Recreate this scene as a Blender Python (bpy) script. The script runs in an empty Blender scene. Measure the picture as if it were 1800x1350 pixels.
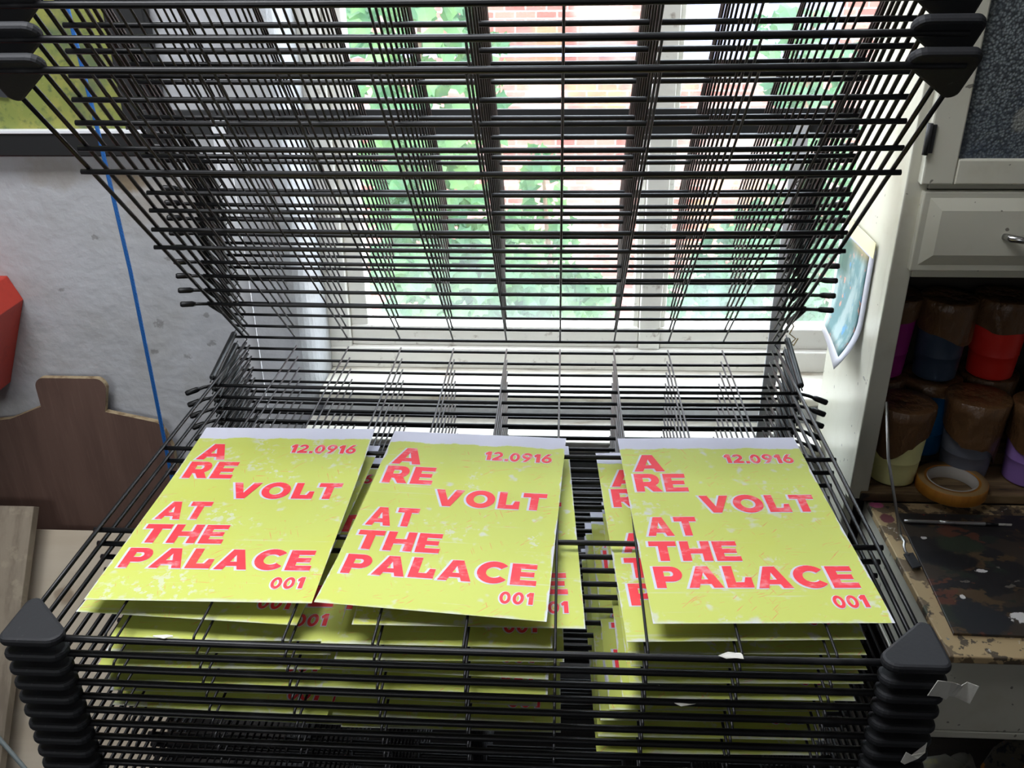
import bpy, bmesh, math, random
from mathutils import Vector, Matrix
from mathutils.geometry import tessellate_polygon
random.seed(11)
S = bpy.context.scene
COL = S.collection
PI = math.pi

# ------------------------------------------------------------------ camera
cd = bpy.data.cameras.new('camera'); cd.sensor_width = 36.0; cd.lens = 31.554
cd.clip_start = 0.02; cd.clip_end = 200
cam = bpy.data.objects.new('camera', cd); COL.objects.link(cam)
r_ = Vector((0.99844644, 0.05445782, -0.01179185))
d_ = Vector((0.0136596, -0.44439284, -0.89572787))
f_ = Vector((-0.0540196, 0.89417524, -0.44444632))
mw = Matrix.Identity(4)
for i in range(3):
    mw[i][0] = r_[i]; mw[i][1] = -d_[i]; mw[i][2] = -f_[i]
mw[0][3], mw[1][3], mw[2][3] = 0.09170, -1.37530, 0.62172
cam.matrix_world = mw
S.camera = cam

# ------------------------------------------------------------------ light
vs = S.view_settings
S.display_settings.display_device = 'sRGB'
vs.view_transform = 'Standard'; vs.look = 'None'; vs.gamma = 1.0; vs.use_curve_mapping = False
vs.exposure = 0.3
S.cycles.use_denoising = True
S.cycles.max_bounces = 8; S.cycles.diffuse_bounces = 4; S.cycles.transparent_max_bounces = 16
world = bpy.data.worlds.new('sky'); S.world = world; world.use_nodes = True
bg = world.node_tree.nodes['Background']
bg.inputs[0].default_value = (0.80, 0.90, 1.0, 1); bg.inputs[1].default_value = 9.5

def light(name, kind, loc, rot, energy, color=(1, 1, 1), **kw):
    l = bpy.data.lights.new(name, kind); l.energy = energy; l.color = color
    for k, v in kw.items(): setattr(l, k, v)
    o = bpy.data.objects.new(name, l); COL.objects.link(o); o.location = loc; o.rotation_euler = rot
    return o
sun = light('sun', 'SUN', (0, 0, 8), (math.radians(48), 0, math.radians(-12)), .6, (1, .95, .88), angle=.02)
light('ceiling_lamp', 'AREA', (-0.38, -0.62, 1.52), (math.radians(-2), math.radians(-4), 0), 30.0, (.93, .95, 1), shape='RECTANGLE', size=1.5, size_y=.6)

rl = light('rear_fill_light', 'AREA', (-1.3, -3.9, 1.05), (0, 0, 0), 3.0, (.96, .98, 1), shape='RECTANGLE', size=1.4, size_y=.8, spread=math.radians(58))  # unseen fill added behind the camera to brighten the left wall; no window there
rl.rotation_euler = (Vector((-.95, .2, .45)) - Vector(rl.location)).to_track_quat('-Z', 'Y').to_euler()

# ------------------------------------------------------------------ helpers
def lin(r, g, b):
    f = lambda c: (c / 255 / 12.92) if c / 255 <= .04045 else ((c / 255 + .055) / 1.055) ** 2.4
    return (f(r), f(g), f(b), 1)

class Mat:
    def __init__(s, name, base=(.5, .5, .5, 1), rough=.6, metal=0, spec=.5):
        s.m = bpy.data.materials.new(name); s.m.use_nodes = True
        s.nt = s.m.node_tree; s.n = s.nt.nodes; s.b = s.n['Principled BSDF']
        s.b.inputs['Base Color'].default_value = base
        s.b.inputs['Roughness'].default_value = rough
        s.b.inputs['Metallic'].default_value = metal
        s.b.inputs['Specular IOR Level'].default_value = spec
        s.col = None; s.base = base
    def add(s, t, **kw):
        n = s.n.new(t)
        for k, v in kw.items(): setattr(n, k, v)
        return n
    def link(s, a, b): s.nt.links.new(a, b)
    def coord(s, scale=(1, 1, 1), rot=(0, 0, 0), loc=(0, 0, 0), rnd=False, tex=False):
        tc = s.add('ShaderNodeTexCoord'); mp = s.add('ShaderNodeMapping')
        if tex: mp.vector_type = 'TEXTURE'; scale = tuple(1 / c for c in scale)
        mp.inputs['Scale'].default_value = scale; mp.inputs['Rotation'].default_value = rot; mp.inputs['Location'].default_value = loc
        src = tc.outputs['Object']
        if rnd:
            oi = s.add('ShaderNodeObjectInfo'); ad = s.add('ShaderNodeVectorMath', operation='ADD')
            ml = s.add('ShaderNodeMath', operation='MULTIPLY'); ml.inputs[1].default_value = 7.0
            s.link(oi.outputs['Random'], ml.inputs[0]); cmb = s.add('ShaderNodeCombineXYZ')
            s.link(ml.outputs[0], cmb.inputs[2]); s.link(src, ad.inputs[0]); s.link(cmb.outputs[0], ad.inputs[1]); src = ad.outputs[0]
        s.link(src, mp.inputs['Vector'])
        return mp.outputs['Vector']
    def noise(s, nscale, lo, hi, detail=4, rough=.6, **kw):
        n = s.add("ShaderNodeTexNoise"); n.inputs["Scale"].default_value = nscale
        n.inputs['Detail'].default_value = detail; n.inputs['Roughness'].default_value = rough
        s.link(s.coord(**kw), n.inputs['Vector'])
        mr = s.add('ShaderNodeMapRange', interpolation_type='SMOOTHSTEP')
        mr.inputs['From Min'].default_value = lo; mr.inputs['From Max'].default_value = hi
        s.link(n.outputs['Fac'], mr.inputs['Value'])
        return mr.outputs['Result']
    def mul(s, a, b, op='MULTIPLY'):
        m = s.add('ShaderNodeMath', operation=op)
        for i, v in enumerate((a, b)):
            if isinstance(v, (int, float)): m.inputs[i].default_value = v
            else: s.link(v, m.inputs[i])
        return m.outputs[0]
    def over(s, fac, color):
        mx = s.add('ShaderNodeMix', data_type='RGBA')
        if isinstance(fac, (int, float)): mx.inputs[0].default_value = fac
        else: s.link(fac, mx.inputs[0])
        if s.col is None: mx.inputs[6].default_value = s.base
        else: s.link(s.col, mx.inputs[6])
        mx.inputs[7].default_value = color
        s.col = mx.outputs[2]
        s.link(s.col, s.b.inputs['Base Color'])
        return s
    def bump(s, nscale, strength, dist=.002, detail=6, **kw):
        n = s.add("ShaderNodeTexNoise"); n.inputs["Scale"].default_value = nscale; n.inputs['Detail'].default_value = detail
        s.link(s.coord(**kw), n.inputs['Vector'])
        bp = s.add('ShaderNodeBump'); bp.inputs['Strength'].default_value = strength; bp.inputs['Distance'].default_value = dist
        s.link(n.outputs['Fac'], bp.inputs['Height']); s.link(bp.outputs[0], s.b.inputs['Normal'])
        return s
    def axis(s, ax, lo, hi):     # 0..1 ramp along an object axis
        tc = s.add('ShaderNodeTexCoord'); sp = s.add('ShaderNodeSeparateXYZ'); s.link(tc.outputs['Object'], sp.inputs[0])
        mr = s.add('ShaderNodeMapRange'); mr.inputs['From Min'].default_value = lo; mr.inputs['From Max'].default_value = hi
        s.link(sp.outputs[ax], mr.inputs['Value'])
        return mr.outputs['Result']
    def blob(s, x, z, rx, rz, ax=(0, 2), soft=.5, wob=.25, ns=30):
        tc = s.add('ShaderNodeTexCoord'); sp = s.add('ShaderNodeSeparateXYZ'); s.link(tc.outputs['Object'], sp.inputs[0])
        a = s.mul(s.mul(sp.outputs[ax[0]], -x, 'ADD'), 1 / rx); b = s.mul(s.mul(sp.outputs[ax[1]], -z, 'ADD'), 1 / rz)
        dd = s.mul(s.mul(a, a), s.mul(b, b), 'ADD')
        nz = s.noise(ns, 0, 1)
        dd = s.mul(dd, s.mul(s.mul(nz, -.5, 'ADD'), wob * 8), 'ADD')
        mr = s.add('ShaderNodeMapRange', interpolation_type='SMOOTHSTEP')
        mr.inputs['From Min'].default_value = 1 - soft; mr.inputs['From Max'].default_value = 1 + soft
        mr.inputs['To Min'].default_value = 1; mr.inputs['To Max'].default_value = 0
        s.link(dd, mr.inputs['Value'])
        return mr.outputs['Result']

class MB:
    def __init__(s): s.v = []; s.f = []; s.mi = []; s.sm = []
    def raw(s, vs, fs, mi=0, sm=False):
        o = len(s.v); s.v += [tuple(v) for v in vs]
        for f in fs: s.f.append(tuple(i + o for i in f)); s.mi.append(mi); s.sm.append(sm)
        return s
    def bm(s, bm, mi=0, sm=False, mat=None):
        bm.verts.ensure_lookup_table()
        for i, v in enumerate(bm.verts): v.index = i
        s.raw([(mat @ v.co if mat else v.co) for v in bm.verts], [[v.index for v in f.verts] for f in bm.faces], mi, sm); bm.free()
        return s
    def box(s, x0, x1, y0, y1, z0, z1, bev=0, mi=0, mat=None, seg=2):
        bm = bmesh.new(); bmesh.ops.create_cube(bm, size=1)
        for v in bm.verts: v.co = ((x0 + x1) / 2 + v.co.x * (x1 - x0), (y0 + y1) / 2 + v.co.y * (y1 - y0), (z0 + z1) / 2 + v.co.z * (z1 - z0))
        if bev: bmesh.ops.bevel(bm, geom=bm.edges[:], offset=bev, segments=seg, affect='EDGES', profile=.5)
        return s.bm(bm, mi, False, mat)
    def tube(s, pts, r, n=8, mi=0, cap=True):
        pts = [Vector(p) for p in pts]; rr = r if isinstance(r, (list, tuple)) else [r] * len(pts)
        vs = []; fs = []
        t0 = (pts[1] - pts[0]).normalized()
        up = Vector((0, 0, 1)) if abs(t0.z) < .9 else Vector((0, 1, 0))
        nrm = t0.cross(up).normalized()
        for i, p in enumerate(pts):
            if i == 0: t = t0
            elif i == len(pts) - 1: t = (pts[i] - pts[i - 1]).normalized()
            else: t = ((pts[i + 1] - p).normalized() + (p - pts[i - 1]).normalized()).normalized()
            nrm = (nrm - t * nrm.dot(t)).normalized(); b = t.cross(nrm)
            for k in range(n):
                a = 2 * PI * k / n; vs.append(p + (nrm * math.cos(a) + b * math.sin(a)) * rr[i])
        for i in range(len(pts) - 1):
            for k in range(n):
                a = i * n + k; b_ = i * n + (k + 1) % n; fs.append((a, b_, b_ + n, a + n))
        if cap: fs.append(tuple(reversed(range(n)))); fs.append(tuple(range(len(vs) - n, len(vs))))
        return s.raw(vs, fs, mi, True)
    def lathe(s, prof, n=32, c=(0, 0, 0), mi=0, sm=True, wob=None):
        closed = prof[0] == prof[-1]
        vs = []; fs = []
        for i, (r, z) in enumerate(prof):
            for k in range(n):
                a = 2 * PI * k / n; w = wob(i, a) if wob else (1, 0)
                vs.append((c[0] + r * w[0] * math.cos(a), c[1] + r * w[0] * math.sin(a), c[2] + z + w[1]))
        for i in range(len(prof) - 1):
            for k in range(n):
                a = i * n + k; b = i * n + (k + 1) % n; fs.append((a, b, b + n, a + n))
        if prof[0][0] > 1e-6 and not closed: fs.append(tuple(reversed(range(n))))
        if prof[-1][0] > 1e-6 and not closed: fs.append(tuple(range(len(vs) - n, len(vs))))
        return s.raw(vs, fs, mi, sm)
    def prism(s, poly, z0, z1, bev=0, mi=0, mat=None):
        bm = bmesh.new(); vs = [bm.verts.new((x, y, z0)) for x, y in poly]; f = bm.faces.new(vs)
        r = bmesh.ops.extrude_face_region(bm, geom=[f])
        for v in r['geom']:
            if isinstance(v, bmesh.types.BMVert): v.co.z = z1
        bmesh.ops.recalc_face_normals(bm, faces=bm.faces[:])
        if bev:
            es = [e for e in bm.edges if abs(e.verts[0].co.z - e.verts[1].co.z) < 1e-6]
            bmesh.ops.bevel(bm, geom=es, offset=bev, segments=2, affect='EDGES', profile=.5)
        return s.bm(bm, mi, False, mat)
    def mesh(s, name, mats):
        me = bpy.data.meshes.new(name); me.from_pydata(s.v, [], s.f)
        for m in (mats if isinstance(mats, (list, tuple)) else [mats]): me.materials.append(m.m if isinstance(m, Mat) else m)
        for p, i, sm in zip(me.polygons, s.mi, s.sm): p.material_index = i; p.use_smooth = sm
        me.update(); return me
    def build(s, name, mats, parent=None, loc=None, rot=None):
        return inst(name, s.mesh(name, mats), parent, loc, rot)

def inst(name, me, parent=None, loc=None, rot=None):
    o = bpy.data.objects.new(name, me); COL.objects.link(o)
    if parent: o.parent = parent
    if loc: o.location = loc
    if rot: o.rotation_euler = rot
    return o
def tag(o, label=None, cat=None, group=None, kind=None):
    if label: o['label'] = label
    if cat: o['category'] = cat
    if group: o['group'] = group
    if kind: o['kind'] = kind
    return o
def empty(name, loc, label, cat, group=None, rot=None):
    o = bpy.data.objects.new(name, None); COL.objects.link(o); o.location = loc; o.empty_display_size = .05
    if rot: o.rotation_euler = rot
    return tag(o, label, cat, group)
def struct(o): o['kind'] = 'structure'; return o
def arc(cx, cy, rx, ry, a0, a1, n):
    return [(cx + rx * math.cos(math.radians(a0 + (a1 - a0) * i / n)), cy + ry * math.sin(math.radians(a0 + (a1 - a0) * i / n))) for i in range(n + 1)]
def roundpoly(pts, rad, n=6):
    out = []; N = len(pts)
    for i in range(N):
        p = Vector(pts[i]); a = Vector(pts[i - 1]); b = Vector(pts[(i + 1) % N]); r = rad[i] if isinstance(rad, (list, tuple)) else rad
        u = (a - p).normalized(); v = (b - p).normalized(); ang = u.angle(v); dd = r / math.tan(ang / 2)
        p0 = p + u * dd; p1 = p + v * dd; c = p + (u + v).normalized() * (r / math.sin(ang / 2))
        a0 = math.atan2(p0.y - c.y, p0.x - c.x); a1 = math.atan2(p1.y - c.y, p1.x - c.x); da = (a1 - a0 + PI) % (2 * PI) - PI
        out += [(c.x + r * math.cos(a0 + da * k / n), c.y + r * math.sin(a0 + da * k / n)) for k in range(n + 1)]
    return out

FLOOR = -.95; CEIL = 1.55; WY = .22; GY = .36

# ------------------------------------------------------------------ materials
m_wall = Mat('wall_paint', lin(184, 186, 189), .5)
m_wall.over(m_wall.mul(m_wall.noise(7, .45, .75), .5), lin(162, 161, 156))
m_wall.over(m_wall.mul(m_wall.noise(3, .5, .7, loc=(4, 1, 0)), .4), lin(198, 201, 206))
m_wall.over(m_wall.mul(m_wall.blob(-.705, .235, .03, .022, soft=.8), .8), lin(120, 98, 58))
m_wall.over(m_wall.mul(m_wall.blob(-.62, .19, .10, .05, soft=.8), .35), lin(150, 130, 92))
m_wall.over(m_wall.mul(m_wall.blob(-.84, .25, .06, .03, soft=.9), .35), lin(140, 122, 90))
for x, z, r in ((-.79, .125, .007), (-.655, .085, .007), (-.70, -.05, .011), (-.88, .02, .006), (-.60, -.03, .007), (-.72, -.11, .008), (-.655, -.12, .008), (-.56, .02, .006), (-.60, -.09, .009)):
    m_wall.over(m_wall.mul(m_wall.blob(x, z, r, r * .7, wob=.5, ns=120), .45), lin(90, 84, 76))
m_wall.bump(30, .5, .008)
m_ceil = Mat('ceiling_paint', lin(205, 203, 198), .8)
m_floor = Mat('floor_lino', lin(46, 43, 40), .7); m_floor.over(m_floor.noise(20, .4, .7), lin(36, 33, 31))
m_frame = Mat('window_paint', lin(230, 228, 220), .45)
m_frame.over(m_frame.mul(m_frame.noise(40, .6, .75), .6), lin(120, 100, 78)); m_frame.bump(60, .15)
m_sill = Mat('sill_paint', lin(226, 222, 210), .4)
m_sill.over(m_sill.mul(m_sill.noise(16, .52, .75, scale=(.6, 2, 1)), .7), lin(150, 132, 100)); m_sill.bump(50, .25)
m_black = Mat('black_wire', lin(17, 17, 19), .38, .0, .4)
m_black.over(m_black.mul(m_black.noise(9, .62, .68), .25), lin(66, 66, 68))
m_thin = Mat('grey_wire', lin(40, 40, 42), .36, .3)
m_rubber = Mat('black_rubber', lin(36, 37, 40), .62, 0, .4)
m_rubber.over(m_rubber.mul(m_rubber.noise(45, .66, .72), .35), lin(120, 118, 118)); m_rubber.bump(220, .15)
m_spring = Mat('spring_steel', lin(62, 64, 64), .45, .7)
m_upright = Mat('pale_grey_enamel', lin(240, 242, 245), .4)
m_dark = Mat('dark_painted_steel', lin(44, 45, 46), .5); m_dark.over(m_dark.mul(m_dark.noise(30, .5, .8), .4), lin(64, 62, 60))

# ------------------------------------------------------------------ room
mb = MB()
prof = [(-2.4, WY), (-.445, WY)] + [(-.445 + .045 * math.sin(math.radians(a)), WY + .045 - .045 * math.cos(math.radians(a))) for a in (15, 30, 45, 60, 75, 90)] + [(-.390, .46), (-2.4, .46)]
mb.prism(prof, FLOOR, CEIL)
mb.box(.78, 2.2, WY + .01, .46, FLOOR, CEIL)
mb.box(-.392, .78, WY + .005, .46, FLOOR, -.215)
mb.box(-.392, .78, WY + .005, .46, 1.2, CEIL)
struct(mb.build('wall_back', m_wall))
struct(MB().box(-2.5, -2.4, -4.2, .46, FLOOR, CEIL).build('wall_left', m_wall))
struct(MB().box(2.2, 2.3, -4.2, .46, FLOOR, CEIL).build('wall_right', m_wall))
struct(MB().box(-2.5, 2.3, -4.3, -4.2, FLOOR, CEIL).build('wall_front', m_wall))
struct(MB().box(-2.5, 2.3, -4.3, .46, FLOOR - .1, FLOOR).build('floor', m_floor))
struct(MB().box(-2.5, 2.3, -4.3, .46, CEIL, CEIL + .1).build('ceiling', m_ceil))
# sill and lower ledge
mb = MB(); mb.box(-.398, .775, .222, .40, -.215, -.196, .005)
struct(tag(mb.build('trim_1', m_sill), 'white painted window sill'))
struct(tag(MB().box(-.42, .59, .13, WY + .004, -.275, -.25, .004).build('trim_2', m_sill), 'white ledge under the window sill'))
# window
win = struct(bpy.data.objects.new('window_1', None)); COL.objects.link(win); win.location = (0, GY, -.19)
def wpart(name, boxes, m=m_frame):
    mb = MB()
    for b in boxes: mb.box(b[0], b[1], b[2] - GY, b[3] - GY, b[4] + .19, b[5] + .19, .003)
    return struct(mb.build(name, m, win))
wpart('window_frame', [(-.398, -.352, GY - .015, GY + .06, -.196, 1.2), (.72, .775, GY - .015, GY + .06, -.196, 1.2), (-.398, .775, GY - .02, GY + .06, -.196, -.150), (-.398, .775, GY - .015, GY + .06, 1.15, 1.2)])
wpart('casement', [(-.352, -.315, GY, GY + .045, -.150, 1.15), (.240, .252, GY + .004, GY + .045, -.150, 1.15), (-.352, .252, GY - .004, GY + .045, -.150, -.105), (-.352, .252, GY, GY + .045, 1.11, 1.15)])
wpart('casement', [(.296, .307, GY + .004, GY + .045, -.150, 1.15), (.685, .72, GY, GY + .045, -.150, 1.15), (.296, .72, GY - .004, GY + .045, -.150, -.105), (.296, .72, GY, GY + .045, 1.11, 1.15)])
wpart('mullion', [(.2525, .2955, GY - .014, GY + .055, -.150, 1.15)])
wpart('glazing_bar', [(-.315, .240, GY + .004, GY + .03, .384, .404)])
wpart('glazing_bar', [(.307, .685, GY + .004, GY + .03, .384, .404)])
gm = bpy.data.materials.new('window_glass'); gm.use_nodes = True; nt = gm.node_tree; nt.nodes.clear()
o_ = nt.nodes.new('ShaderNodeOutputMaterial'); tr = nt.nodes.new('ShaderNodeBsdfTransparent'); gl = nt.nodes.new('ShaderNodeBsdfGlossy'); gl.inputs['Roughness'].default_value = .03
tl = nt.nodes.new('ShaderNodeBsdfTranslucent'); tl.inputs[0].default_value = (.85, .92, .92, 1)
m1 = nt.nodes.new('ShaderNodeMixShader'); m2 = nt.nodes.new('ShaderNodeMixShader'); m1.inputs[0].default_value = .04
nz = nt.nodes.new('ShaderNodeTexNoise'); nz.inputs['Scale'].default_value = 9; tc = nt.nodes.new('ShaderNodeTexCoord'); sp = nt.nodes.new('ShaderNodeSeparateXYZ')
nt.links.new(tc.outputs['Object'], sp.inputs[0]); nt.links.new(tc.outputs['Object'], nz.inputs['Vector'])
mr = nt.nodes.new('ShaderNodeMapRange'); mr.inputs['From Min'].default_value = .30; mr.inputs['From Max'].default_value = .08; mr.inputs['To Min'].default_value = .02; mr.inputs['To Max'].default_value = .14
nt.links.new(sp.outputs[2], mr.inputs['Value'])
mu = nt.nodes.new('ShaderNodeMath'); mu.operation = 'MULTIPLY'; nt.links.new(mr.outputs[0], mu.inputs[0]); nt.links.new(nz.outputs['Fac'], mu.inputs[1])
nt.links.new(tr.outputs[0], m1.inputs[1]); nt.links.new(gl.outputs[0], m1.inputs[2])
nt.links.new(m1.outputs[0], m2.inputs[1]); nt.links.new(tl.outputs[0], m2.inputs[2]); nt.links.new(mu.outputs[0], m2.inputs[0]); nt.links.new(m2.outputs[0], o_.inputs[0])
for x0, x1 in ((-.316, .241), (.306, .686)):
    for z0, z1 in ((-.106, .386), (.402, 1.112)):
        struct(MB().box(x0, x1, .014, .018, z0 + .19, z1 + .19).build('pane', gm, win))

# ------------------------------------------------------------------ outside
m_brick = Mat('pink_brick', lin(215, 150, 130), .9)
bt = m_brick.add('ShaderNodeTexBrick'); bt.inputs['Scale'].default_value = 1; bt.inputs['Brick Width'].default_value = .225; bt.inputs['Row Height'].default_value = .075
bt.inputs['Mortar Size'].default_value = .008; bt.inputs['Color1'].default_value = lin(104, 50, 41); bt.inputs['Color2'].default_value = lin(122, 76, 63); bt.inputs['Mortar'].default_value = lin(126, 111, 101)
bt.offset = .5
m_brick.link(m_brick.coord(rot=(PI / 2, 0, 0)), bt.inputs['Vector']); m_brick.col = bt.outputs['Color']
m_brick.over(m_brick.mul(m_brick.noise(.9, .45, .62), .75), lin(130, 112, 103))
m_brick.over(m_brick.mul(m_brick.noise(2.6, .6, .68, loc=(3, 0, 0), scale=(1, 1, 2)), .6), lin(84, 58, 54))
m_brick.over(m_brick.mul(m_brick.noise(.7, .58, .66, loc=(8, 0, 2)), .6), lin(138, 98, 62))
bw = MB().box(-14, 16, 9, 9.5, -9, 3.2)
tag(bw.build('brick_building', m_brick), 'sunlit pink brick building wall seen through the window bars', 'building')
m_pale = Mat('pale_render', lin(112, 116, 138), .7); m_pale.over(m_pale.noise(1.5, .4, .7), lin(94, 100, 126))
wn = empty('facing_window', (2.1, 8.98, -.62), 'pale bluish window on the brick building, behind the right panes', 'window')
MB().box(-.75, .9, -.02, .015, 0, 1.4).build('pane', m_pale, wn)
MB().box(-.8, .95, -.10, .015, -.09, 0).box(-.8, -.74, -.05, .015, 0, 1.4).box(.05, .11, -.05, .015, 0, 1.4).build('window_surround', m_frame, wn)
lg = MB().box(-3.5, 1.3, 8.84, 9.0, -.52, -.42)
tag(lg.build('string_course', m_pale), 'pale horizontal ledge running across the brick building', 'ledge')

def leafmat(name, a, b):
    m = Mat(name, a, .5); m.over(m.noise(3, .35, .65), b)
    nt = m.nt; t = m.add('ShaderNodeBsdfTranslucent'); m.link(m.col, t.inputs[0]); mx = m.add('ShaderNodeMixShader'); mx.inputs[0].default_value = .4
    m.link(m.b.outputs[0], mx.inputs[1]); m.link(t.outputs[0], mx.inputs[2]); m.link(mx.outputs[0], m.n['Material Output'].inputs[0])
    return m
m_leaf1 = leafmat('creeper_leaf', lin(50, 92, 56), lin(90, 126, 68))
m_leaf2 = leafmat('shrub_leaf', lin(50, 88, 60), lin(84, 120, 76))
m_stem = Mat('stem_bark', lin(110, 90, 70), .8)
LEAF = [(0, 0), (.30, .12), (.52, .02), (.42, .40), (.5, .62), (.2, .72), (0, 1.05), (-.2, .72), (-.5, .62), (-.42, .40), (-.52, .02), (-.30, .12)]
def leaves(name, label, cat, m, clusters, size, seed, stems):
    rnd = random.Random(seed); base = stems[0][0]
    root = empty(name, base, label, cat); B = Vector(base)
    mb = MB()
    for cx, cy, cz, rx, ry, rz, n in clusters:
        for _ in range(n):
            while True:
                p = Vector((rnd.uniform(-1, 1), rnd.uniform(-1, 1), rnd.uniform(-1, 1)))
                if p.length < 1: break
            p = Vector((cx + p.x * rx, cy + p.y * ry, cz + p.z * rz)) - B
            sc = size * rnd.uniform(.6, 1.25)
            M = Matrix.Translation(p) @ Matrix.Rotation(rnd.uniform(-.9, .9), 4, 'Z') @ Matrix.Rotation(PI / 2 + rnd.uniform(-.9, .5), 4, 'X') @ Matrix.Rotation(PI + rnd.uniform(-.9, .9), 4, 'Z')
            pts = []
            for (x, y) in LEAF: pts.append(M @ Vector((x * sc, y * sc, -.35 * abs(x) * sc)))
            c0 = M @ Vector((0, .45 * sc, .03 * sc))
            mb.raw(pts + [c0], [(i, (i + 1) % 12, 12) for i in range(12)])
    fo = mb.build('foliage', m, root); fo['kind'] = 'stuff'
    ms = MB()
    for st in stems: ms.tube([Vector(p) - B for p in st], [.022] * (len(st) - 1) + [.008], 6)
    ms.build('stem', m_stem, root)
leaves('climbing_creeper', 'bright green creeper filling the left window panes outside', 'plant', m_leaf1,
       [(-.78, 4.2, .05, .42, .4, .5, 150), (-.82, 4.2, -.62, .42, .4, .42, 190), (-.70, 4.2, -1.25, .5, .4, .50, 300), (-.35, 4.2, -1.62, .6, .3, .22, 150), (.15, 4.2, -1.72, .4, .3, .16, 60), (-.40, 4.2, -.15, .18, .3, .45, 45), (-.9, 4.3, .55, .5, .4, .4, 70), (-.36, 4.2, -1.2, .28, .3, .3, 80)], .13, 3,
       [[(-.7, 4.3, -9), (-.75, 4.3, -2), (-.8, 4.25, -.8), (-.75, 4.2, .5)], [(-.75, 4.3, -2), (-.3, 4.3, -1.2), (-.3, 4.3, -.1)]])
leaves('leafy_sapling', 'light green leafy sapling before the brick wall, mid window', 'plant', m_leaf1,
       [(-.06, 4.9, -1.3, .26, .25, .34, 60), (.22, 4.9, -1.75, .30, .25, .25, 70), (-.08, 4.9, -.80, .2, .25, .16, 24), (-.1, 4.9, -1.75, .36, .25, .25, 90)], .12, 7,
       [[(.1, 5.0, -9), (.1, 5.0, -2.3), (0, 4.9, -1.5), (-.06, 4.9, -.7)], [(.1, 5.0, -2.3), (.3, 4.9, -1.7)]])
leaves('garden_shrub', 'soft green shrub outside behind the right hand window panes', 'plant', m_leaf2,
       [(1.55, 4.6, -1.35, .55, .4, .40, 330), (1.75, 4.6, -.75, .28, .3, .5, 150), (1.55, 4.6, -.05, .35, .3, .35, 130), (1.9, 4.6, -1.3, .35, .3, .6, 150), (1.15, 4.6, -1.6, .4, .3, .22, 110), (1.6, 4.6, -1.85, .6, .3, .2, 110)], .10, 9,
       [[(1.6, 4.7, -9), (1.6, 4.7, -2), (1.65, 4.6, -1), (1.6, 4.6, .2)], [(1.6, 4.7, -2), (1.3, 4.6, -1.5)]])

# ------------------------------------------------------------------ drying rack
rack = empty('drying_rack', (0, 0, FLOOR), 'black wire print drying rack with raised upper shelves, under the window', 'drying rack')
HW = .45; T2, T3, T4, LL = .143, .3366, .5275, .709; SG = .003; PITCH = .0207
def sag(x): return -SG * (1 - (x / HW) ** 2)
def shelf_mesh():
    mb = MB()
    def bar(y, r, ext, z=0, hook=False):
        xs = [-HW - ext + i * (2 * (HW + ext)) / 12 for i in range(13)]
        pts = [(x, y, z + (sag(x) if abs(x) < HW else 0)) for x in xs]
        mb.tube(pts, r, 8)
        if hook:
            for s in (-1, 1):
                x = s * (HW + ext)
                mb.tube([(x - s * .004, y, z), (x + s * .012, y - .004, z - .002), (x + s * .030, y - .012, z - .006)], r * .9, 8)
                mb.tube([(x + s * .018, y - .0065, z - .0033), (x + s * .022, y - .0085, z - .004), (x + s * .036, y - .0145, z - .0075), (x + s * .038, y - .0155, z - .008)], [.003, .0046, .0046, .003], 8)
    bar(0, .0025, .012); bar(-T2, .0030, .004, 0, True); bar(-T3, .0031, .006); bar(-T4, .0032, .008); bar(-LL, .0036, 0)
    for s in (-1, 1):                                     # heavy side wires
        mb.tube([(s * HW, .012, .004), (s * HW, -T2, .0045), (s * HW, -T3, .0045), (s * HW, -T4, .0045), (s * HW, -LL + .004, .002)], .0026, 8)
        mb.tube([(s * (HW - .010), .002, .004), (s * (HW - .010), -T2 - .01, .0045)], .0017, 6)
    for i in range(1, 10):                                # thin lengthwise wires
        x = -HW + i * .09; z = sag(x)
        mb.tube([(x, .006, z + .0034), (x, -T2, z + .004), (x, -T3, z + .0042), (x, -T4, z + .0042), (x, -LL + .006, z + .004), (x, -LL + .001, z + .001)], .0015, 6, 1)
    return mb.mesh('shelf', [m_black, m_thin])
SHELF = shelf_mesh()
def bumper_mesh(s):
    poly = roundpoly([(s * .0124, .061), (s * .0124, -.0150), (s * -.071, -.0150)], [.009, .0100, .0125])
    if s < 0: poly = poly[::-1]
    mb = MB(); poly = [(x + s * HW, y - LL) for x, y in poly]
    mb.prism(poly, -.0010, .0092, .0034)
    return mb.mesh('corner_bumper', m_rubber)
BUMP = {s: bumper_mesh(s) for s in (-1, 1)}
def spring_mesh(a, b):
    mb = MB(); a = Vector(a); b = Vector(b); L = (b - a).length; u = (b - a) / L
    mb.tube([a, a + u * .012], .0012, 6); mb.tube([b - u * .012, b], .0012, 6)
    n = 56; pts = []; rr = []
    for i in range(n + 1):
        pts.append(a + u * (.011 + (L - .022) * i / n)); rr.append(.0052 if i % 2 else .0043)
    mb.tube(pts, rr, 10)
    return mb.mesh('spring', m_spring)
def add_shelf(z, ang, i, lower):
    o = inst('shelf', SHELF, rack, (0, 0, z - FLOOR), (-ang, 0, 0))
    for s in (-1, 1):
        inst('corner_bumper', BUMP[s], o)
        # spring from the hooked bar up to the upright behind the hinge
        anchor = Vector((s * (HW + .012), .008, .030)); R = Matrix.Rotation(ang, 3, 'X')
        la = R @ anchor
        key = (s, round(ang, 3))
        if key not in SPR: SPR[key] = spring_mesh((s * (HW + .007), -T2 + .002, .004), la)
        inst('spring', SPR[key], o)
    return o
SPR = {}
NL, NU = 22, 13
UPA = [44.3, 45.0, 46.0, 46.6, 47.3, 48.0, 48.9, 49.6, 50.0, 50.0, 50.2, 49.2, 48.0]
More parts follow.
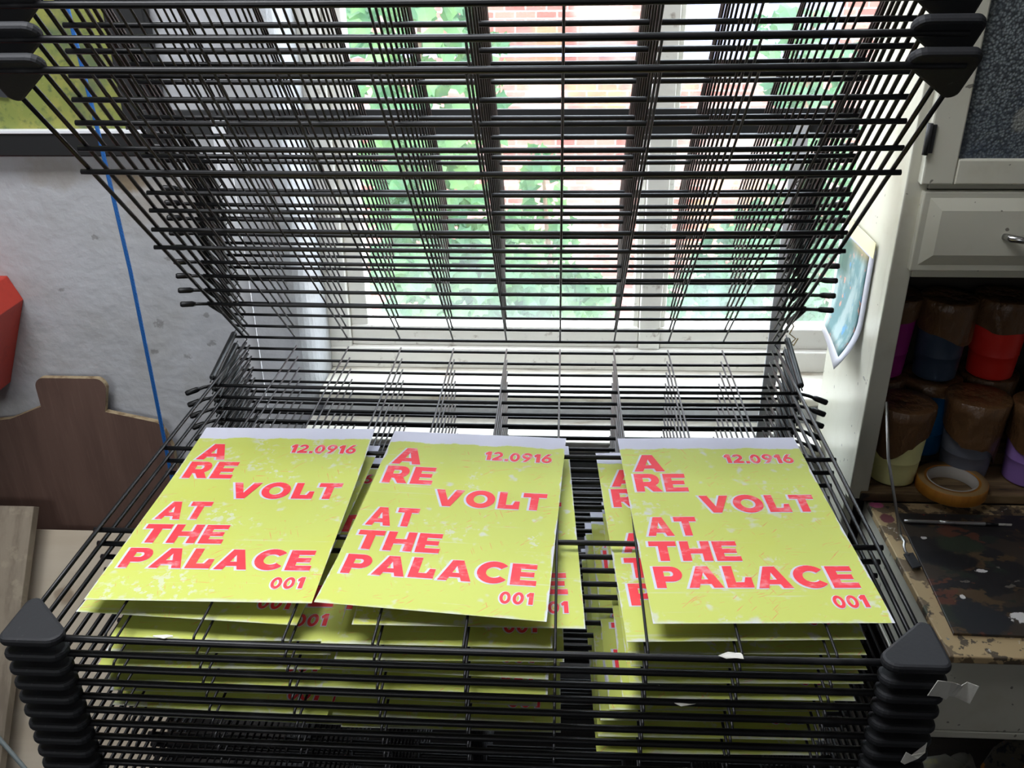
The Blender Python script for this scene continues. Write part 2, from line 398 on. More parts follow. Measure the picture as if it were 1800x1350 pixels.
def low(i): return -PITCH * i, math.radians(.11 * i)
for i in range(NL):
    z, a = low(i); o = add_shelf(z, a, i, True)
for k in range(NU):
    add_shelf(PITCH * (k + 1), math.radians(UPA[k]), k, False)
# hinge chains
for s in (-1, 1):
    mb = MB(); pts = []
    for i in range(-NL, NU + 2):
        z = PITCH * i; pts += [(s * (HW + .004), .006, z + .003 - FLOOR), (s * (HW - .004), .010, z + .012 - FLOOR)]
    mb.tube(pts, .0011, 5); mb.build('hinge_chain', m_thin, rack)
    # uprights
    x = s * .4575
    mb = MB(); mb.box(x - .0115, x + .0115, .058, .062, .05, 1.325, .001); mb.box(x + s * .0085, x + s * .0115, .060, .090, .05, 1.325, .001)
    tag(mb.build('upright', m_upright, rack), 'pale grey upright of the rack')
    mb = MB(); mb.box(x - .03, x + .03, -.62, .10, .0, .05, .004); mb.build('base_rail', m_dark, rack)
tag(MB().box(-.58, .545, .0635, .070, .342 - FLOOR, .384 - FLOOR, .001).box(-.58, .545, .0635, .090, .339 - FLOOR, .343 - FLOOR, .001).build('cross_bar', m_dark, rack), 'dark flat cross bar behind the raised shelves')
MB().box(-.46, .46, .02, .06, .05, .10, .003).build('cross_bar', m_dark, rack)
# twine knotted at the right hinge
m_twine = Mat('tan_twine', lin(170, 150, 110), .9)
mb = MB(); mb.tube([(.456, -.02, .075), (.470, .0, .05), (.466, .004, .035), (.476, .0, .028), (.468, -.004, .022), (.474, 0, .016), (.480, .002, .028)], .0012, 6)
tag(mb.build('twine', m_twine), 'short loop of tan twine knotted at the right hinge of the rack', 'string')

# ------------------------------------------------------------------ posters
PW, PH = .240, .3715
def ring(cx, cy, rx, ry, hx, hy, n=28): return (arc(cx, cy, rx, ry, 0, 360 - 360 / n, n - 1), [arc(cx, cy, hx, hy, 0, 360 - 360 / n, n - 1)])
G = {
 'A': (1.15, [([(0, 0), (.38, 1), (.77, 1), (1.15, 0), (.82, 0), (.76, .17), (.39, .17), (.33, 0)], [[(.46, .38), (.575, .72), (.69, .38)]])]),
 'R': (1.0, [([(0, 0), (0, 1), (.58, 1)] + arc(.60, .655, .36, .345, 90, -60, 10)[1:] + [(1.0, 0), (.63, 0), (.43, .29), (.32, .29), (.32, 0)], [[(.32, .54), (.32, .77), (.54, .77)] + arc(.56, .655, .09, .115, 80, -80, 6) + [(.54, .54)]])]),
 'E': (.88, [([(0, 0), (0, 1), (.86, 1), (.86, .77), (.32, .77), (.32, .615), (.79, .615), (.79, .395), (.32, .395), (.32, .23), (.88, .23), (.88, 0)], [])]),
 'V': (1.2, [([(0, 1), (.35, 1), (.60, .36), (.85, 1), (1.2, 1), (.77, 0), (.43, 0)], [])]),
 'O': (1.22, [ring(.61, .5, .61, .53, .29, .27)]),
 'L': (.88, [([(0, 0), (0, 1), (.32, 1), (.32, .24), (.60, .24), (.68, .47), (.88, .47), (.88, 0)], [])]),
 'T': (.98, [([(0, 1), (.98, 1), (.98, .75), (.655, .75), (.655, 0), (.325, 0), (.325, .75), (0, .75)], [])]),
 'H': (1.06, [([(0, 0), (0, 1), (.32, 1), (.32, .62), (.74, .62), (.74, 1), (1.06, 1), (1.06, 0), (.74, 0), (.74, .37), (.32, .37), (.32, 0)], [])]),
 'P': (.94, [([(0, 0), (0, 1), (.56, 1)] + arc(.57, .645, .37, .355, 90, -90, 12)[1:] + [(.56, .29), (.32, .29), (.32, 0)], [[(.32, .53), (.32, .77), (.53, .77)] + arc(.54, .65, .10, .12, 80, -80, 6) + [(.53, .53)]])]),
 'C': (1.06, [(arc(.58, .5, .58, .53, 38, 322, 24) + arc(.60, .5, .29, .26, 318, 42, 18), [])]),
 '0': (.72, [ring(.36, .5, .36, .52, .15, .29)]),
 '1': (.46, [([(0, .80), (.20, 1), (.46, 1), (.46, 0), (.17, 0), (.17, .66), (.06, .58)], [])]),
 '2': (.74, [(arc(.36, .66, .36, .36, 165, -35, 14) + [(.42, .24), (.74, .24), (.74, 0), (0, 0), (0, .18)] + arc(.36, .68, .14, .13, -40, 160, 10), [])]),
 '6': (.74, [ring(.37, .34, .37, .35, .15, .135), ([(.02, .42), (.22, .82), (.40, 1.02), (.66, 1.02), (.44, .76), (.30, .58)], [])]),
 '9': (.74, [ring(.37, .68, .37, .35, .15, .135), ([(.72, .60), (.52, .20), (.34, 0), (.08, 0), (.30, .26), (.44, .44)], [])]),
 '.': (.26, [([(0, 0), (0, .26), (.26, .26), (.26, 0)], [])]),
}
def area(p): return sum(p[i - 1][0] * p[i][1] - p[i][0] * p[i - 1][1] for i in range(len(p))) / 2
def offset(p, d):
    s = 1 if area(p) > 0 else -1; out = []; N = len(p)
    for i in range(N):
        a = Vector(p[i - 1]); b = Vector(p[i]); c = Vector(p[(i + 1) % N])
        u = (b - a); v = (c - b)
        if u.length < 1e-9 or v.length < 1e-9: continue
        u.normalize(); v.normalize()
        n1 = Vector((u.y, -u.x)) * s; n2 = Vector((v.y, -v.x)) * s; n = n1 + n2
        if n.length < 1e-6: n = n1.copy()
        n.normalize(); k = min(d / max(n.dot(n1), .3), abs(d) * 2.2) if d > 0 else max(d / max(n.dot(n1), .3), -abs(d) * 2.2)
        out.append((b.x + n.x * k, b.y + n.y * k))
    return out
# text, left, top (v), cap height (v), right  - all in fractions of the poster width, measured down from the top edge
TEXT = [('A', .062, .170, .150, .225), ('RE', .050, .343, .152, .320), ('VOLT', .357, .528, .138, .935), ('AT', .060, .702, .145, .308), ('THE', .048, .888, .140, .464), ('PALACE', .047, 1.068, .140, .935), ('001', .785, 1.256, .072, .932), ('12.0916', .563, .168, .080, .935)]
VS = PH / 1.414
def glyph_sets():
    red = []; halo = []
    for t, x0, v0, hh, x1 in TEXT:
        gap = .13; W = sum(G[c][0] for c in t) + gap * (len(t) - 1)
        sx = (x1 - x0) * PW / W; sy = hh * VS; x = -PW / 2 + x0 * PW; y = PH / 2 - (v0 + hh) * VS
        rr = random.Random(len(t) * 7 + ord(t[0]))
        for c in t:
            jx, jy = rr.uniform(-.0004, .0004), rr.uniform(-.0007, .0007); sh = rr.uniform(-.03, .03)
            for outer, holes in G[c][1]:
                f = lambda p: [(x + jx + (a + sh * (b - .5)) * sx, y + jy + b * sy) for a, b in p]
                o, hs = f(outer), [f(h) for h in holes]
                red.append((o, hs)); d = .0013 if hh > .1 else .0010
                dx = -.0016 if hh > .1 else -.0006
                mv = lambda p: [(a + dx, b - .0003) for a, b in p]
                halo.append((mv(offset(o, d)), [mv(offset(h, -d)) for h in hs]))
            x += (G[c][0] + gap) * sx
    return red, halo
RED, HALO = glyph_sets()
YL = [-PH / 2 + PH * i / 18 for i in range(19)]
def flat(pieces):
    bm = bmesh.new()
    for o, hs in pieces:
        loops = [[Vector((a, b, 0)) for a, b in l] for l in [o] + hs]
        pts = [p for l in loops for p in l]; vs = [bm.verts.new(p) for p in pts]
        for tri in tessellate_polygon(loops):
            try: bm.faces.new([vs[i] for i in tri])
            except ValueError: pass
    for f in bm.faces:
        f.normal_update()
        if f.normal.z < 0: f.normal_flip()
    for y in YL[1:-1]:
        bmesh.ops.bisect_plane(bm, geom=bm.verts[:] + bm.edges[:] + bm.faces[:], plane_co=(0, y, 0), plane_no=(0, 1, 0), dist=1e-6)
    for x in (-.06, 0, .06):
        bmesh.ops.bisect_plane(bm, geom=bm.verts[:] + bm.edges[:] + bm.faces[:], plane_co=(x, 0, 0), plane_no=(1, 0, 0), dist=1e-6)
    bm.verts.ensure_lookup_table()
    for i, v in enumerate(bm.verts): v.index = i
    V = [(v.co.x, v.co.y) for v in bm.verts]; F = [[v.index for v in f.verts] for f in bm.faces]; bm.free()
    return V, F
FR, FH = flat(RED), flat(HALO)
m_paper = Mat('poster_print', lin(226, 226, 238), .65, 0, .3)
paper = lin(222, 222, 236)
m_paper.over(1.0, lin(208, 218, 110))
m_paper.over(m_paper.mul(m_paper.noise(5, .45, .7, rnd=True), .45), lin(212, 214, 84))
m_paper.over(m_paper.mul(m_paper.noise(42, .62, .76, rnd=True, detail=2), .6), paper)
m_paper.over(m_paper.mul(m_paper.mul(m_paper.noise(110, .52, .6, rnd=True, detail=2), m_paper.noise(14, .56, .66, rnd=True)), .45), paper)
m_paper.over(m_paper.mul(m_paper.noise(60, .62, .72, rnd=True, scale=(.1, 2.5, 1)), .25), paper)
for ro, lo, sc in ((-.75, .725, 1), (-1.25, .735, .9), (.35, .73, 1.1), (1.5, .74, 1)):
    m_paper.over(m_paper.mul(m_paper.mul(m_paper.noise(150 * sc, lo - .05, lo, rnd=True, rot=(0, 0, ro), scale=(4.6, .20, 1), detail=1, tex=True), m_paper.noise(24, .52, .6, rnd=True, loc=(ro * 3, 0, 0))), .75), lin(238, 130, 96))
tcn = m_paper.add('ShaderNodeTexCoord'); spx = m_paper.add('ShaderNodeSeparateXYZ'); m_paper.link(tcn.outputs['Object'], spx.inputs[0])
wob = m_paper.mul(m_paper.noise(26, .2, .8, rnd=True), .008)
yy = m_paper.mul(spx.outputs[1], wob, 'ADD')
mrm = m_paper.add('ShaderNodeMapRange'); mrm.inputs['From Min'].default_value = PH / 2 - .0255; mrm.inputs['From Max'].default_value = PH / 2 - .0235; m_paper.link(yy, mrm.inputs['Value'])
m_paper.over(mrm.outputs[0], paper)
ax = m_paper.mul(m_paper.mul(spx.outputs[0], 0, 'ABSOLUTE'), m_paper.mul(m_paper.noise(18, .3, .8, rnd=True, loc=(9, 0, 0)), .006), 'ADD')
mre = m_paper.add('ShaderNodeMapRange'); mre.inputs['From Min'].default_value = PW / 2 + .0010; mre.inputs['From Max'].default_value = PW / 2 + .003; m_paper.link(ax, mre.inputs['Value'])
m_paper.over(m_paper.mul(mre.outputs[0], .9), paper)
mrb = m_paper.add('ShaderNodeMapRange'); mrb.inputs['From Min'].default_value = -PH / 2 + .008; mrb.inputs['From Max'].default_value = -PH / 2 + .003; m_paper.link(yy, mrb.inputs['Value'])
m_paper.over(m_paper.mul(mrb.outputs[0], .6), paper)
m_white = Mat('poster_white', paper, .65, 0, .3)
m_red = Mat('poster_red', lin(255, 66, 80), .6, 0, .3)
m_red.over(m_red.mul(m_red.noise(16, .45, .7, rnd=True), .5), lin(250, 96, 80))
m_red.over(m_red.mul(m_red.mul(m_red.noise(70, .48, .66, rnd=True, scale=(.7, 1.4, 1)), m_red.noise(26, .46, .6, rnd=True, loc=(5, 0, 0))), .65), lin(246, 170, 176))
def poster_mesh(zf):
    mb = MB(); xs = [-PW / 2, -.06, 0, .06, PW / 2]
    top = [(x, y, zf(x, y)) for y in YL for x in xs]; bot = [(x, y, z - .00025) for x, y, z in top]; nx = len(xs); ny = len(YL); N = nx * ny
    f = [(j * nx + i, j * nx + i + 1, (j + 1) * nx + i + 1, (j + 1) * nx + i) for j in range(ny - 1) for i in range(nx - 1)]
    fb = [tuple(N + k for k in reversed(q)) for q in f]
    loop = [i for i in range(nx)] + [j * nx + nx - 1 for j in range(1, ny)] + [(ny - 1) * nx + i for i in range(nx - 2, -1, -1)] + [j * nx for j in range(ny - 2, 0, -1)]
    fs = [(loop[k], N + loop[k], N + loop[(k + 1) % len(loop)], loop[(k + 1) % len(loop)]) for k in range(len(loop))]
    mb.raw(top + bot, f, 0, True); o = len(mb.v) - 2 * N
    mb.raw(bot, [tuple(k - N for k in q) for q in fb], 1, True)
    mb.raw(top + bot, fs, 1)
    mb.raw([(x, y, zf(x, y) + .00018) for x, y in FH[0]], FH[1], 1)
    mb.raw([(x, y, zf(x, y) + .00036) for x, y in FR[0]], FR[1], 2)
    return mb.mesh('poster', [m_paper, m_white, m_red])
def zf_a(x, y): v = (y / PH + .5); return .0012 * math.sin(v * 7) + .003 * max(0, .25 - v) * 4 + .0012
def zf_b(x, y): v = (y / PH + .5); return .001 + .0010 * math.sin(v * 6 + 1) + .010 * max(0, .22 - v) * (.5 - x / PW) * 3
def zf_c(x, y): v = (y / PH + .5); return .0012 + .0010 * math.sin(v * 8) + .002 * max(0, .3 - v) * 3
PM = [poster_mesh(zf_a), poster_mesh(zf_b), poster_mesh(zf_c)]
ORD = ['top', 'second', 'third', 'fourth', 'fifth', 'sixth', 'seventh', 'eighth', 'ninth', 'tenth']
CN = ['left', 'middle', 'right']
rp = random.Random(5)
pos = {(0, 0): (-.2848, -.4745, .9), (0, 1): (-.0292, -.4807, -3.0), (0, 2): (.2986, -.4827, 2.6),
       (1, 0): (-.288, -.479, -2.7), (1, 1): (-.0076, -.479, 2.6), (1, 2): (.271, -.487, 3.2),
       (2, 0): (-.262, -.487, 1.5), (2, 1): (-.035, -.486, .6), (2, 2): (.278, -.486, 1.8), (3, 2): (.284, -.484, 1.2), (4, 2): (.280, -.487, 2.2), (5, 2): (.276, -.490, 1.4),
       (6, 2): (.262, -.486, 1.8), (7, 2): (.254, -.484, 1.6), (8, 2): (.253, -.489, 1.2), (9, 2): (.250, -.492, 1.8)}
for i in range(10):
    for c in range(3):
        if i == 9 and c < 2: continue
        if (i, c) in pos: x, y, a = pos[(i, c)]
        else: x = (-.272, -.036, .265 - .0062 * (i - 1))[c] + rp.uniform(-.012, .012) * (1 if c < 2 else .3); y = -.488 + rp.uniform(-.006, .004); a = rp.uniform(-1.8, 1.8)
        z, ang = low(i)
        o = inst('poster', PM[c] if i < 2 else PM[(i + c) % 3 if (i + c) % 3 != 1 else 0])
        base = Vector((x, y, .0056 + sag(x) + .0014))
        R = Matrix.Rotation(-ang, 4, 'X')
        o.matrix_world = Matrix.Translation((0, 0, z)) @ R @ Matrix.Translation(base) @ Matrix.Rotation(math.radians(a), 4, 'Z')
        if i == 0: lab = 'yellow poster with red lettering, %s one of three on the top flat shelf' % CN[c]
        else: lab = 'yellow and red poster in the %s pile, on the %s flat shelf from the top' % (CN[c], ORD[i])
        tag(o, lab, 'poster', 'posters drying on the wire shelves')

# masking tape tags on the right bumpers
m_tape = Mat('white_masking_tape', lin(226, 224, 214), .7); m_tape.over(m_tape.noise(60, .45, .7), lin(200, 196, 184))
def strip(path, w, t=.0006):
    vs = []; fs = []; P = [Vector(p[:3]) for p in path]
    for i, p in enumerate(P):
        tdir = (P[min(i + 1, len(P) - 1)] - P[max(i - 1, 0)]).normalized(); side = Vector(path[i][3]).normalized(); nrm = tdir.cross(side).normalized()
        for a, b in ((-1, 0), (1, 0), (1, 1), (-1, 1)): vs.append(p + side * a * w / 2 + nrm * b * t)
    for i in range(len(P) - 1):
        for k in range(4): fs.append((i * 4 + k, i * 4 + (k + 1) % 4, (i + 1) * 4 + (k + 1) % 4, (i + 1) * 4 + k))
    fs += [(3, 2, 1, 0), tuple(len(vs) - 4 + k for k in range(4))]
    return MB().raw(vs, fs)
tag(strip([(.444, -.7275, -.0125, (.3, 0, 1)), (.459, -.722, -.019, (.4, 0, 1)), (.468, -.718, -.026, (.6, .2, 1)), (.476, -.705, -.037, (.7, -.2, 1)), (.486, -.70, -.040, (.5, .1, 1)), (.499, -.702, -.045, (.4, .3, 1))], .020).build('tape_flag', m_tape), 'white masking tape flag hanging from the second right corner bumper', 'tape')
tag(strip([(.433, -.7285, -.103, (.2, 0, 1)), (.441, -.729, -.108, (.8, 0, .6)), (.447, -.728, -.099, (1, .2, .1)), (.452, -.724, -.094, (.3, 0, 1))], .014).build('tape_scrap', m_tape), 'torn cream tape scrap crumpled on a lower right corner bumper', 'tape')

def flake(x, y, z, sx, sy, label, seed):
    rnd = random.Random(seed); n = 9
    pts = [(sx * math.cos(2 * PI * k / n) * rnd.uniform(.5, 1.1), sy * math.sin(2 * PI * k / n) * rnd.uniform(.5, 1.2)) for k in range(n)]
    mb = MB(); mb.prism(pts, 0, .0006); mb.v = [(a, b, c + .0035 - b * b * 60 + .02 * abs(a) * rnd.random()) for a, b, c in mb.v]
    tag(mb.build('tape_scrap', m_tape, None, (x, y, z)), label, 'tape')
flake(.2605, -.7095, .0002, .014, .006, 'small torn white tape scrap on the front bar of the top flat shelf, right side', 3)
flake(-.2990, -.7075, .0002, .011, .003, 'sliver of white paper on the front bar of the top flat shelf, left side', 5)
flake(.2220, -.7090, -.0620, .022, .006, 'greyish tape scrap on the front bar of the fourth flat shelf', 8)

# ------------------------------------------------------------------ left side
m_moss = Mat('landscape_print', lin(132, 142, 70), .55)
m_moss.over(m_moss.noise(22, .42, .62), lin(150, 150, 74)); m_moss.over(m_moss.mul(m_moss.noise(70, .5, .7), .6), lin(64, 84, 56))
m_moss.over(m_moss.mul(m_moss.noise(6, .5, .62, loc=(2, 0, 1)), .7), lin(66, 88, 74))
m_moss.over(m_moss.mul(m_moss.noise(150, .62, .72), .5), lin(160, 158, 110))
pic = empty('framed_picture', (-.95, .19, .283), 'dark framed picture of mossy green hillside on wall, upper left', 'picture')
m_fr = Mat('black_frame_paint', lin(26, 27, 28), .5)
MB().box(-.6, .345, .0, .026, 0, .040, .003).box(.275, .345, .0, .026, .040, .75, .003).box(-.6, .345, 0, .026, .75, .80, .003).box(-.6, -.54, 0, .026, .040, .75, .003).build('frame', m_fr, pic)
tag(MB().box(-.55, .28, .012, .024, .03, .76).build('picture', m_moss, pic), 'mossy green hillside picture')
m_slate = Mat('grey_slate_card', lin(52, 54, 58), .6); m_slate.over(m_slate.noise(30, .5, .7), lin(70, 68, 70))
MB().prism(roundpoly([(-.02, .13), (.045, .105), (.075, .10), (.115, .30), (.09, .75), (-.03, .75)], .006), 0, .006, mat=Matrix.Translation((0, .012, 0)) @ Matrix.Rotation(PI / 2, 4, 'X')).build('silhouette', m_slate, pic)
MB().box(-.6, .35, -.004, .012, .041, .047, .001).build('mount_strip', m_upright, pic)

m_ply = Mat('brown_plywood', lin(104, 80, 70), .6)
m_ply.over(m_ply.mul(m_ply.noise(9, .35, .7, scale=(3, 1, .35)), .6), lin(84, 62, 54)); m_ply.over(m_ply.mul(m_ply.noise(60, .5, .8, scale=(4, 1, .2)), .3), lin(128, 104, 92))
m_edge = Mat('plywood_edge', lin(168, 150, 118), .8); m_edge.over(m_edge.noise(60, .4, .7), lin(120, 98, 70))
YP = .195
out = [(-1.32, FLOOR + .014), (-.6900, FLOOR + .014), (-.6900, -.30), (-.7010, -.2600)] + arc(-.7180, -.2560, .014, .016, 0, 80, 4) + [(-.8160, -.2180)] + arc(-.8200, -.165, .018, .022, 0, 90, 6)[0:] + arc(-.928, -.165, .020, .022, 90, 180, 6) + [(-.9480, -.208), (-1.02, -.238), (-1.20, -.262), (-1.32, -.30)]
mpl = Matrix.Translation((-.018, YP, -.014)) @ Matrix.Rotation(PI / 2, 4, 'X')
mb = MB(); mb.prism(out, -.006, .006, 0, 0, mpl)
for i in range(len(mb.f)):
    ys = [round(mb.v[k][1], 4) for k in mb.f[i]]
    if len(set(ys)) > 1: mb.mi[i] = 1
tag(mb.build('plywood_template', [m_ply, m_edge]), 'brown plywood cutout with stepped top standing against the wall', 'board')
m_pine = Mat('pale_pine', lin(200, 188, 168), .65)
m_pine.over(m_pine.mul(m_pine.noise(8, .4, .7, scale=(.25, 3, 1)), .5), lin(180, 164, 140)); m_pine.over(m_pine.mul(m_pine.blob(-.95, .07, .02, .012, ax=(0, 1)), .6), lin(128, 104, 78))
def lean(y1, z1, x0, x1, z0, t):
    # board standing on the floor and leaning back against the wall, front face through (y1, z1)
    u = Vector((0, .32, .41)).normalized(); p0 = Vector((0, y1, z1)) - u * ((z1 - z0) / u.z); n = Vector((0, -u.z, u.y))
    L = (z1 - z0) / u.z; M = Matrix(((1, 0, 0, p0.x), (0, n.y, u.y, p0.y), (0, n.z, u.z, p0.z), (0, 0, 0, 1)))
    mb = MB().box(x0, x1, -t, 0, 0, L, .0015); mb.v = [tuple(M @ Vector(v)) for v in mb.v]; return mb
tag(lean(.155, -.503, -1.30, -.70, FLOOR + .01, .012).build('pine_sheet', m_pine), 'pale knotty wood sheet leaning under the brown cutout, behind the plank', 'board')
m_plank = Mat('weathered_plank', lin(150, 138, 120), .8)
m_plank.over(m_plank.mul(m_plank.noise(12, .4, .7, scale=(3, 1, .4)), .6), lin(100, 88, 74)); m_plank.over(m_plank.mul(m_plank.noise(24, .6, .7), .6), lin(168, 156, 134)); m_plank.bump(60, .3)
tag(lean(.128, -.425, -1.30, -1.0, FLOOR + .02, .022).build('plank', m_plank), 'weathered wide plank leaning on the pale sheet at the left edge', 'plank')
m_redp = Mat('red_enamel', lin(196, 60, 44), .45); m_redp.over(m_redp.mul(m_redp.noise(50, .5, .75), .4), lin(160, 44, 34)); m_redp.bump(150, .1)
m_redd = Mat('dark_red_top', lin(120, 48, 38), .55)
rb = empty('red_case', (-1.072, .05, -.165), 'red angular metal case fixed to the wall at the left edge', 'case')
poly = roundpoly([(-.30, .215), (.092, .215), (.112, .165), (.036, -.02), (-.30, -.02)], .004)
MB().prism(poly, -.02, .0, .004, 0, Matrix.Rotation(PI / 2, 4, 'X')).prism([(x * .985, y * .985 + .002) for x, y in poly], -.17, -.018, .002, 0, Matrix.Rotation(PI / 2, 4, 'X')).build('body', m_redp, rb)
MB().prism(roundpoly([(-.30, .208), (.030, .208), (.010, .165), (-.30, .125)], .003), .0, .004, .001, 0, Matrix.Rotation(PI / 2, 4, 'X')).build('dark_top_area', m_redd, rb)  # darker red upper area of the case, built as a thin plate
m_cord = Mat('blue_cord', lin(22, 96, 168), .6)
wv = m_cord.add('ShaderNodeTexWave'); wv.inputs['Scale'].default_value = 90; m_cord.link(m_cord.coord(rot=(0, .6, 0)), wv.inputs['Vector']); m_cord.over(m_cord.mul(wv.outputs['Fac'], .5), lin(16, 66, 130))
mb = MB(); mb.tube([(-.635, .0, CEIL), (-.6324, .0, .55), (-.6261, .0, .3895), (-.6208, .0, .1335), (-.6225, 0, -.06), (-.6249, .0, -.2533), (-.6265, .0, -.36), (-.6275, .0, -.42)], .0034, 8)
tag(mb.build('blue_cord', m_cord), 'blue cord hanging down left of the rack', 'cord')
m_cab = Mat('grey_cable', lin(112, 122, 122), .5)
mb = MB(); mb.tube([(-1.25, -.075, -.676), (-1.12, -.115, -.725), (-1.0078, -.155, -.7817), (-.955, -.185, -.815), (-.905, -.215, -.85), (-.84, -.27, FLOOR + .005), (-.74, -.36, FLOOR + .005)], .0045, 8)
tag(mb.build('grey_cable', m_cab), 'grey cable draped over the leaning plank at the bottom left corner', 'cable')

# ------------------------------------------------------------------ cabinet on the right
m_cream = Mat('cream_gloss_paint', lin(202, 200, 184), .28)
m_cream.over(m_cream.mul(m_cream.noise(14, .5, .75), .35), lin(176, 170, 146)); m_cream.over(m_cream.mul(m_cream.noise(70, .745, .765, detail=1), .7), lin(60, 52, 44)); m_cream.bump(26, .12, .003)
m_inside = Mat('cabinet_inside_wood', lin(52, 44, 36), .8); m_inside.over(m_inside.noise(8, .4, .7, scale=(.4, 3, 1)), lin(38, 32, 26))
m_shelfw = Mat('worn_shelf_wood', lin(136, 112, 78), .7); m_shelfw.over(m_shelfw.noise(14, .42, .66, scale=(.3, 4, 1)), lin(84, 64, 42)); m_shelfw.over(m_shelfw.noise(20, .6, .7, scale=(.5, 3, 1)), lin(40, 34, 30))
m_chrome = Mat('chrome', lin(190, 190, 190), .2, 1)
CX = .597; CF = -.03; CB = .216; CR = 1.30
cab = empty('kitchen_cabinet', (.95, .09, FLOOR), 'cream painted cabinet with drawer and open compartment, right of the window', 'cabinet')
def cp(name, boxes, m, parent=cab, bev=.0025):
    mb = MB()
    for b in boxes: mb.box(b[0] - .95, b[1] - .95, b[2] - .09, b[3] - .09, b[4] - FLOOR, b[5] - FLOOR, bev)
    return mb.build(name, m, parent)
tag(cp('side_panel', [(CX, CX + .018, CF + .018, CB, FLOOR, 1.1)], m_cream), 'glossy white side panel')
cp('side_panel', [(CR - .018, CR, CF + .018, CB, FLOOR, 1.1)], m_cream)
cp('face_frame', [(CX - .001, .6285, CF, CF + .02, -.262, 1.1), (CR - .03, CR, CF, CF + .02, -.262, 1.1), (.6285, CR - .03, CF, CF + .02, .146, .163), (.6285, CR - .03, CF, CF + .02, .283, .292), (.6285, CR - .03, CF, CF + .02, 1.06, 1.1)], m_cream)
cp('shelf_board', [(CX + .018, CR - .018, CF - .006, CB - .02, -.263, -.245)], m_shelfw)
cp('shelf_board', [(CX + .018, CR - .018, CF + .02, CB - .02, .150, .160)], m_inside)
cp('shelf_board', [(CX + .018, CR - .018, CF + .02, CB - .02, .62, .635)], m_inside)
cp('back_panel', [(CX + .018, CR - .018, CB - .012, CB, FLOOR, 1.1)], m_inside)
cp('top_panel', [(CX, CR, CF, CB, 1.1, 1.12)], m_cream)
# drawer with raised and fielded front
dr = cp('drawer', [(.6200, CR - .012, CF - .012, CF + .001, .1600, .2830)], m_cream)
mb = MB()
def fielded(mb, x0, x1, z0, z1, y, e, h):
    a = [(x0, y, z0), (x1, y, z0), (x1, y, z1), (x0, y, z1)]; b = [(x0 + e, y - h, z0 + e), (x1 - e, y - h, z0 + e), (x1 - e, y - h, z1 - e), (x0 + e, y - h, z1 - e)]
    mb.raw([(p[0] - .95, p[1] - .09, p[2] - FLOOR) for p in a + b], [(0, 1, 5, 4), (1, 2, 6, 5), (2, 3, 7, 6), (3, 0, 4, 7), (4, 5, 6, 7), (3, 2, 1, 0)])
fielded(mb, .6280, CR - .02, .1680, .2760, CF - .011, .020, .008); mb.build('raised_panel', m_cream, dr)
mb = MB(); hx = .79
mb.tube([(hx - .045 - .95, CF - .018 - .09, .2175 - FLOOR), (hx - .038 - .95, CF - .030 - .09, .2175 - FLOOR), (hx - .02 - .95, CF - .038 - .09, .2165 - FLOOR), (hx + .02 - .95, CF - .038 - .09, .2165 - FLOOR), (hx + .038 - .95, CF - .030 - .09, .2175 - FLOOR), (hx + .045 - .95, CF - .018 - .09, .2175 - FLOOR)], [.005, .006, .0045, .0045, .006, .005], 10)
tag(mb.build('handle', m_chrome, dr), 'chrome drawer handle')
# glazed door above
dg = cp('door', [(.6105, .6570, CF - .018, CF - .001, .294, 1.05), (.6570, 1.22, CF - .018, CF - .001, .294, .331), (.6570, 1.22, CF - .018, CF - .001, 1.0, 1.05), (1.22, 1.27, CF - .018, CF - .001, .294, 1.05)], m_cream)
m_wire = Mat('patterned_glass', lin(124, 132, 134), .3, 0, .5)
vo = m_wire.add('ShaderNodeTexVoronoi'); vo.inputs['Scale'].default_value = 260; m_wire.link(m_wire.coord(rot=(0, .5, 0)), vo.inputs['Vector'])
mrw = m_wire.add('ShaderNodeMapRange'); mrw.inputs['From Min'].default_value = .2; mrw.inputs['From Max'].default_value = .7; m_wire.link(vo.outputs['Distance'], mrw.inputs['Value'])
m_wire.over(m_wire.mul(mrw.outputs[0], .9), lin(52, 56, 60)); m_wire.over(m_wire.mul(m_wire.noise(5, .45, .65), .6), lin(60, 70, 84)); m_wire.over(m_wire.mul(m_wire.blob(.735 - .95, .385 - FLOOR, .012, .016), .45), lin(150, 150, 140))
bp_ = m_wire.add('ShaderNodeBump'); bp_.inputs['Strength'].default_value = .6; bp_.inputs['Distance'].default_value = .002; m_wire.link(vo.outputs['Distance'], bp_.inputs['Height']); m_wire.link(bp_.outputs[0], m_wire.b.inputs['Normal'])
tag(cp('door_pane', [(.655, 1.225, CF - .011, CF - .006, .329, 1.005)], m_wire, dg, 0), 'dark patterned obscure glass')
mb = MB(); hz = .36 - FLOOR
mb.tube([(.6065 - .95, CF - .021 - .09, hz - .022), (.6065 - .95, CF - .021 - .09, hz + .022)], .0042, 10); mb.box(.607 - .95, .617 - .95, CF - .0205 - .09, CF - .0175 - .09, hz - .02, hz + .02, .0005)
tag(mb.build('hinge', m_dark, dg), 'dark butt hinge')
